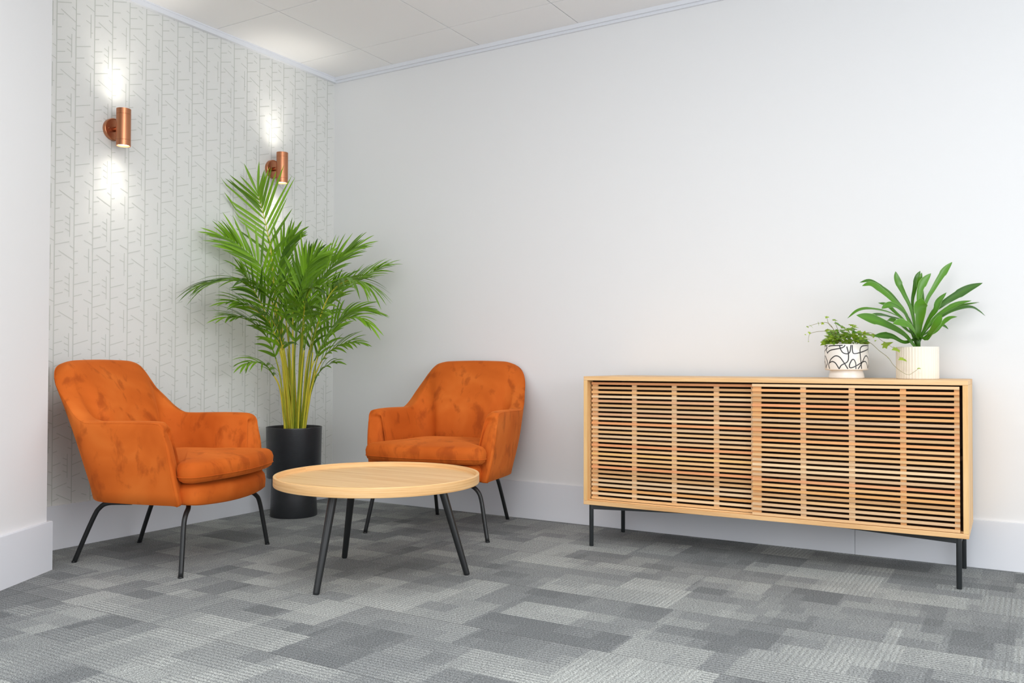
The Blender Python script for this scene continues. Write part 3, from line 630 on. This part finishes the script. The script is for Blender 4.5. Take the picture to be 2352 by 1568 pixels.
# ------------------------------------------------------------------ plants
def setlay(bm): return bm.verts.layers.float.get('tone') or bm.verts.layers.float.new('tone')
def leaf(bm, pts, width, nrm, fold=.25, tone=.5, mi=0, sub=3, prof=None, edge=None, wave=0):
    """ribbon leaf: pts along midrib, width(full), nrm = facing hint"""
    lay = setlay(bm); P = catmull(pts, sub) if sub > 1 else [Vector(p) for p in pts]; n = len(P)-1; rows = []
    for i, p in enumerate(P):
        s = i/n; t = (P[min(i+1,n)]-P[max(i-1,0)]).normalized()
        side = t.cross(nrm)
        if side.length < 1e-4: side = t.orthogonal()
        side.normalize(); up = side.cross(t)
        wv = width*.5*(prof(s) if prof else math.sin(math.pi*min(1, s*.93+.05))**.7*(1 if s < 1 else 0))
        if i == n: wv = .0004
        wz = wave*math.sin(s*9+tone*20)*wv
        offs = (-1, 0, 1) if edge is None else (-1, -edge, 0, edge, 1)
        rows.append([bm.verts.new(p+side*wv*k+up*(abs(k)*wv*fold*1.0+ (wz if k else 0))) for k in offs])
        for v in rows[-1]: v[lay] = tone
        if edge is not None: rows[-1][2][lay] = min(1, tone+.35)
    for a, b in zip(rows, rows[1:]):
        for k in range(len(a)-1):
            f = bm.faces.new((a[k], a[k+1], b[k+1], b[k]))
            f.material_index = mi if (edge is None or 0 < k < len(a)-2) else mi+1
FV = Vector((0,1,0))     # local plant frames: x = across, y = away from the viewer's side, z up
def cane(bm, pts, r0, r1, mi=0, n=8, tone=.5):
    lay = setlay(bm); n0 = len(bm.verts); m = len(pts)
    tube(bm, pts, [r0+(r1-r0)*i/(m-1) for i in range(m)], n, mi=mi); bm.verts.ensure_lookup_table()
    for v in bm.verts[n0:]: v[lay] = tone
def frond(root, pts, face, L, npr, sf, ang, droop, idx):
    rnd = random.Random(100+idx); pts = [Vector(p) for p in pts]
    # bring the foot inside the pot's soil circle
    foot = Vector((pts[0].x, pts[0].y, .455)); foot2 = Vector(((rnd.random()-.5)*.03+foot.x*.9, foot.y+(rnd.random()-.5)*.05, .44))
    path = catmull([foot2, *pts], 6); path = path[:int(len(path)*.93)]; m = len(path); bm = bmesh.new(); tn = rnd.random()
    cut = int(m*sf)
    cane(bm, path[:cut+1], .0062, .0034, 1, 8, rnd.uniform(.1,1.0)); cane(bm, path[cut:], .0034, .0009, 0 if idx % 3 else 1, 6, .7)
    nh0 = (Vector((0,0,1))*(1-face)+Vector((0,-1,0))*face).normalized()
    rest = m-1-cut
    npr = int(npr*.9)
    for k in range(npr):
        s = (k+.3)/npr; q = cut+s*rest*.985; i = min(int(q), m-2); f = q-i
        p = path[i].lerp(path[i+1], f); t = (path[i+1]-path[i]).normalized()
        nh = (nh0-t*nh0.dot(t)).normalized(); S = t.cross(nh).normalized()
        ln = L*(math.sin(math.pi*(.22+.70*s))**.8)*rnd.uniform(.85,1.1)
        for sg in (-1, 1):
            a = math.radians(ang*(1.0-.45*s)+rnd.uniform(-5,5)); d = (t*math.cos(a)+S*sg*math.sin(a)+nh*rnd.uniform(.05,.25)).normalized()
            ln_ = ln*rnd.uniform(.92,1.06); g = droop*rnd.uniform(.6,1.3)+.06
            lp = [p + d*ln_*u + Vector((0,0,-1))*g*ln_*u*u*.75 for u in (0,.2,.4,.6,.8,1)]
            leaf(bm, lp, .0155*rnd.uniform(.8,1.15), nh, .35, min(1, max(0, tn*.5+rnd.uniform(-.1,.6))), 0, 2, prof=lambda s: (min(1, s*6+.25))*(1-s**2.4)**.75)
    for i in range(2):                                   # terminal pair
        d = (path[-1]-path[-3]).normalized(); sd = Vector((.25*(i*2-1),0,0))
        lp = [path[-1]+(d+sd).normalized()*L*.55*u+Vector((0,0,-1))*droop*L*.4*u*u for u in (0,.33,.66,1)]
        leaf(bm, lp, .014, nh0, .3, tn, 0, 2)
    # keep the leaf tips clear of the two walls
    iv = root.matrix_basis; inv = iv.inverted()
    for v in bm.verts:
        wco = iv @ v.co
        ch = False
        if wco.x < .018: wco.x = .018+(.018-wco.x)*.12; ch = True
        if wco.y > -.018: wco.y = -.018-(wco.y+.018)*.12; ch = True
        if ch: v.co = inv @ wco
    return fin('frond', bm, [m_palm, m_palmstem], root, recalc=False)
YAW = -math.atan2(.515975, .856434)*-1
def palm():
    t = thing('potted_palm', 'tall feathery green palm in a black textured cylinder planter in the room corner', 'potted plant', (.255,-.572,0), 0)
    t.rotation_euler = (0,0,YAW); bpy.context.view_layer.update()
    bm = bmesh.new(); zt = .47
    lathe(bm, [(0,0),(.1205,0),(.1225,.003),(.1185,.10),(.1165,.203),(.1175,.2035)], 96)
    sharp(fin('planter_base', bm, m_planter, t), 40)
    bm = bmesh.new()
    lathe(bm, [(.117,.204),(.1385,.204),(.1400,.206),(.1450,zt-.008),(.1457,zt-.002),(.1450,zt),(.1400,zt),(.1392,zt-.003),(.1370,zt-.04),(.1345,.40)], 96)
    sharp(fin('planter', bm, m_planter, t), 40)
    bm = bmesh.new(); rnd = random.Random(5)
    lathe(bm, [(0,.452),(.05,.450),(.10,.447),(.1365,.445)], 40)
    for v in bm.verts: v.co.z += rnd.uniform(-.003,.003)
    fin('soil', bm, m_soil, t)
    for i, (pts, fc, L, npr, sf, ang, dr) in enumerate(PALM):
        frond(t, pts, fc, L*1.42, npr, sf, ang, dr, i)
    for i in range(22):                                  # bare yellow-green canes of the clump
        rnd = random.Random(40+i); a = rnd.uniform(0, 6.28); r = rnd.uniform(.012,.062)
        b = Vector((math.cos(a)*r, math.sin(a)*r*.7, .44)); hgt = rnd.uniform(.42,.72)
        top = b+Vector((math.cos(a)*r*rnd.uniform(.3,1.3)+rnd.uniform(-.03,.03), rnd.uniform(-.05,.04), hgt))
        bm = bmesh.new(); cane(bm, catmull([b, b.lerp(top,.4)+Vector((rnd.uniform(-.006,.006),0,0)), top], 5), rnd.uniform(.0036,.0082), .0022, 0, 8, rnd.random())
        fin('cane', bm, m_palmstem, t, recalc=False)
palm()

def dracaena():
    t = thing('potted_dracaena', 'broad-leaved green dracaena in a cream ribbed pot on the right end of the sideboard', 'potted plant', (3.247,-.2,.754), YAW)
    bm = bmesh.new(); n = 176; R = .0775; h = .126
    def ring(r, z, rib):
        return [bm.verts.new(((r+rib*(abs(math.sin(math.pi*k/4)))**.8)*math.cos(2*math.pi*k/n), (r+rib*(abs(math.sin(math.pi*k/4)))**.8)*math.sin(2*math.pi*k/n), z)) for k in range(n)]
    rs = [ring(R*.93,0,0), ring(R*.985,.001,.0), ring(R-.0025,.004,.0025), ring(R-.0025,h-.004,.0025), ring(R-.001,h,.0005), ring(R-.006,h,0), ring(R-.007,h-.03,0)]
    for a, b in zip(rs, rs[1:]):
        for k in range(n): bm.faces.new((a[k], a[(k+1)%n], b[(k+1)%n], b[k]))
    bm.faces.new(rs[0]); fin('plant_pot', bm, m_ribbed, t)
    bm = bmesh.new(); lathe(bm, [(0,.112),(R-.0075,.110)], 40); fin('soil', bm, m_soil, t)
    bm = bmesh.new(); cane(bm, [Vector((0,0,.105)),Vector((.002,0,.15)),Vector((.0,0,.19))], .012, .008, 0, 12, .5); fin('stem', bm, m_drac, t)
    off = Vector((0,0,-.754)); rnd = random.Random(3)
    for i, (pts, w, fc) in enumerate(DRACAENA):
        P = [Vector(p)+off for p in pts]
        P[0] = Vector((P[0].x*.35, P[0].y*.3, .115+.0025*i))
        nh = (Vector((0,0,1))*(1-fc)+Vector((rnd.uniform(-.15,.15),-1,0))*fc).normalized()
        bm = bmesh.new(); leaf(bm, P, w*1.12, nh, .30, rnd.uniform(.1,.9), 0, 5, prof=lambda s: (.30+.70*math.sin(math.pi*min(1,(s**1.15))*.55+.0)**1.2 if s < .62 else 1.0*(1-((s-.62)/.38)**2.0)**.85), edge=.93, wave=.12)
        iv = t.matrix_basis if False else Matrix.LocRotScale(Vector((3.247,-.2,.754)), Matrix.Rotation(YAW,3,'Z'), None); inv = iv.inverted()
        for v in bm.verts:
            q = iv @ v.co
            if q.y > -.012: q.y = -.012-(q.y+.012)*.1; v.co = inv @ q
        fin('leaf', bm, [m_drac, m_drace], t, recalc=False)
dracaena()

def ivyleaf(bm, p, size, d, nrm, tone):
    """five-lobed ivy leaf lying in the plane of d with normal nrm"""
    lay = setlay(bm); d = d.normalized(); s = d.cross(nrm).normalized(); u = s.cross(d)
    out = [(0,-.05),(.16,-.18),(.36,-.22),(.34,-.02),(.62,.16),(.34,.30),(.26,.46),(.14,.72),(0,1.0)]
    out = out + [(-x,y) for x, y in out[-2:0:-1]]
    c = bm.verts.new(p+d*size*.22+u*size*.04); c[lay] = tone; vs = []
    for x, y in out:
        v = bm.verts.new(p+s*x*size+d*y*size-u*(abs(x)*.25+.18*y*y)*size*.5); v[lay] = tone; vs.append(v)
    for k in range(len(vs)): bm.faces.new((vs[k], vs[(k+1)%len(vs)], c))
def ivy():
    X0 = 2.982
    t = thing('potted_ivy', 'small trailing ivy in a white pot with black curved line pattern on the sideboard', 'potted plant', (X0,-.2,.754), YAW)
    bm = bmesh.new(); R = .0838; rb = .0672; h = .1385
    prof = [(0,0),(rb-.003,0),(rb+.0015,.001),(rb+.0022,.004),(rb-.001,.020),(rb-.005,.030),(rb-.0035,.0325),(R-.004,.0335),(R-.0012,.0345),(R,.038),(R,h-.003),(R-.001,h-.0006),(R-.003,h),(R-.006,h-.001),(R-.007,h-.03)]
    lathe(bm, prof, 96)
    # brushed black lines wrapped round the glazed drum (pattern repeats round the back)
    lines = [[(380,1125),(400,1095),(470,1075),(500,1060),(515,1038)],[(385,1052),(400,1044),(460,1042),(492,1040)],
      [(462,1040),(478,1100),(500,1132),(540,1140),(562,1115),(570,1060),(572,1038)],[(530,1055),(545,1130),(546,1200),(530,1240),(480,1275),(460,1318)],
      [(586,1038),(588,1100),(600,1136),(650,1132),(740,1105),(800,1082),(822,1062)],[(822,1044),(760,1042),(700,1052),(676,1090),(680,1180),(695,1318)],
      [(798,1038),(806,1100),(825,1138)],[(388,1250),(400,1200),(430,1165),(465,1180),(500,1240),(540,1318)],[(390,1318),(386,1260),(405,1232),(430,1250),(460,1318)],
      [(625,1318),(622,1250),(602,1208),(580,1215),(556,1270),(560,1302),(590,1300),(640,1275),(700,1240),(745,1230),(775,1262),(792,1315)],
      [(650,1318),(700,1245),(740,1175),(770,1165),(800,1195),(822,1245),(800,1290),(790,1315)]]
    cx, rp = 608, 232.0
    for rep in range(3):
        for ln in lines:
            pp = catmull([Vector((a,b,0)) for a,b in ln], 5); L3 = []
            for q in pp:
                x = max(-.99, min(.99, (q.x-cx)/rp)); th = math.asin(x)*.62*1.075 if False else math.asin(x)
                th = -math.pi/2+th*(1 if rep == 0 else .62)+ (0, 2.1, -2.1)[rep]
                z = .0385+(1318-q.y)/(1318-1036)*(h-.0425); L3.append((th, z))
            w = .0021; prev = None; qs = []
            for i, (th, z) in enumerate(L3):
                a = L3[max(i-1,0)]; b = L3[min(i+1,len(L3)-1)]; dx, dz = (b[0]-a[0])*R, b[1]-a[1]; l = math.hypot(dx,dz) or 1
                nx, nz = -dz/l*w, dx/l*w
                mk = lambda T, Z: bm.verts.new(((R+.00035)*math.cos(T), (R+.00035)*math.sin(T), max(.036,min(h-.003,Z))))
                cur = (mk(th+nx/R, z+nz), mk(th-nx/R, z-nz))
                if prev: f = bm.faces.new((prev[0], prev[1], cur[1], cur[0])); f.material_index = 1
                prev = cur
    fin('plant_pot', bm, [m_ceramic, m_ceramic_line], t, recalc=False)
    bm = bmesh.new(); lathe(bm, [(0,.124),(R-.0075,.120)], 40); fin('soil', bm, m_soil, t)
    off = Vector((0,0,-.754)); dx = Vector((-(X0-2.99)*.857,0,0)); rnd = random.Random(11)
    for pts in IVY_RUNNERS:
        P = [Vector(p)+off+dx for p in pts]; P[0].z = .118; bm = bmesh.new(); cane(bm, catmull(P, 6), .0011, .0006, 0, 6, rnd.random()); fin('stem', bm, m_ivystem, t, recalc=False)
    bm = bmesh.new()
    for p, s in IVY_LEAVES:
        p = Vector(p)+off+dx; d = Vector((rnd.uniform(-1,1), -.5, rnd.uniform(-.7,.5)))
        n = Vector((rnd.uniform(-.3,.3), -.7, rnd.uniform(.5,1))).normalized()
        ivyleaf(bm, p-d.normalized()*s*.3, s*1.15, d, n, rnd.uniform(.4,1))
    for k in range(190):                                  # dense tuft over the pot rim
        a = rnd.uniform(0, 6.28); r = rnd.random()**.6*.078; hh = rnd.uniform(.0,1)
        p = Vector((math.cos(a)*r-.004, math.sin(a)*r*.85, .132+hh*.085*(1-(r/.09)**2)+.006))
        if rnd.random() < .25: p.x -= .01; p.z += .012
        d = Vector((math.cos(a)+rnd.uniform(-.6,.6), math.sin(a)+rnd.uniform(-.8,.3), rnd.uniform(-.5,.4)))
        n = Vector((rnd.uniform(-.5,.5), rnd.uniform(-1,0), rnd.uniform(.3,1))).normalized()
        ivyleaf(bm, p, rnd.uniform(.015,.029), d, n, rnd.uniform(0,.9))
    o = fin('ivy_foliage', bm, m_ivy, t, recalc=False, smooth=False); o['kind'] = 'stuff'
ivy()
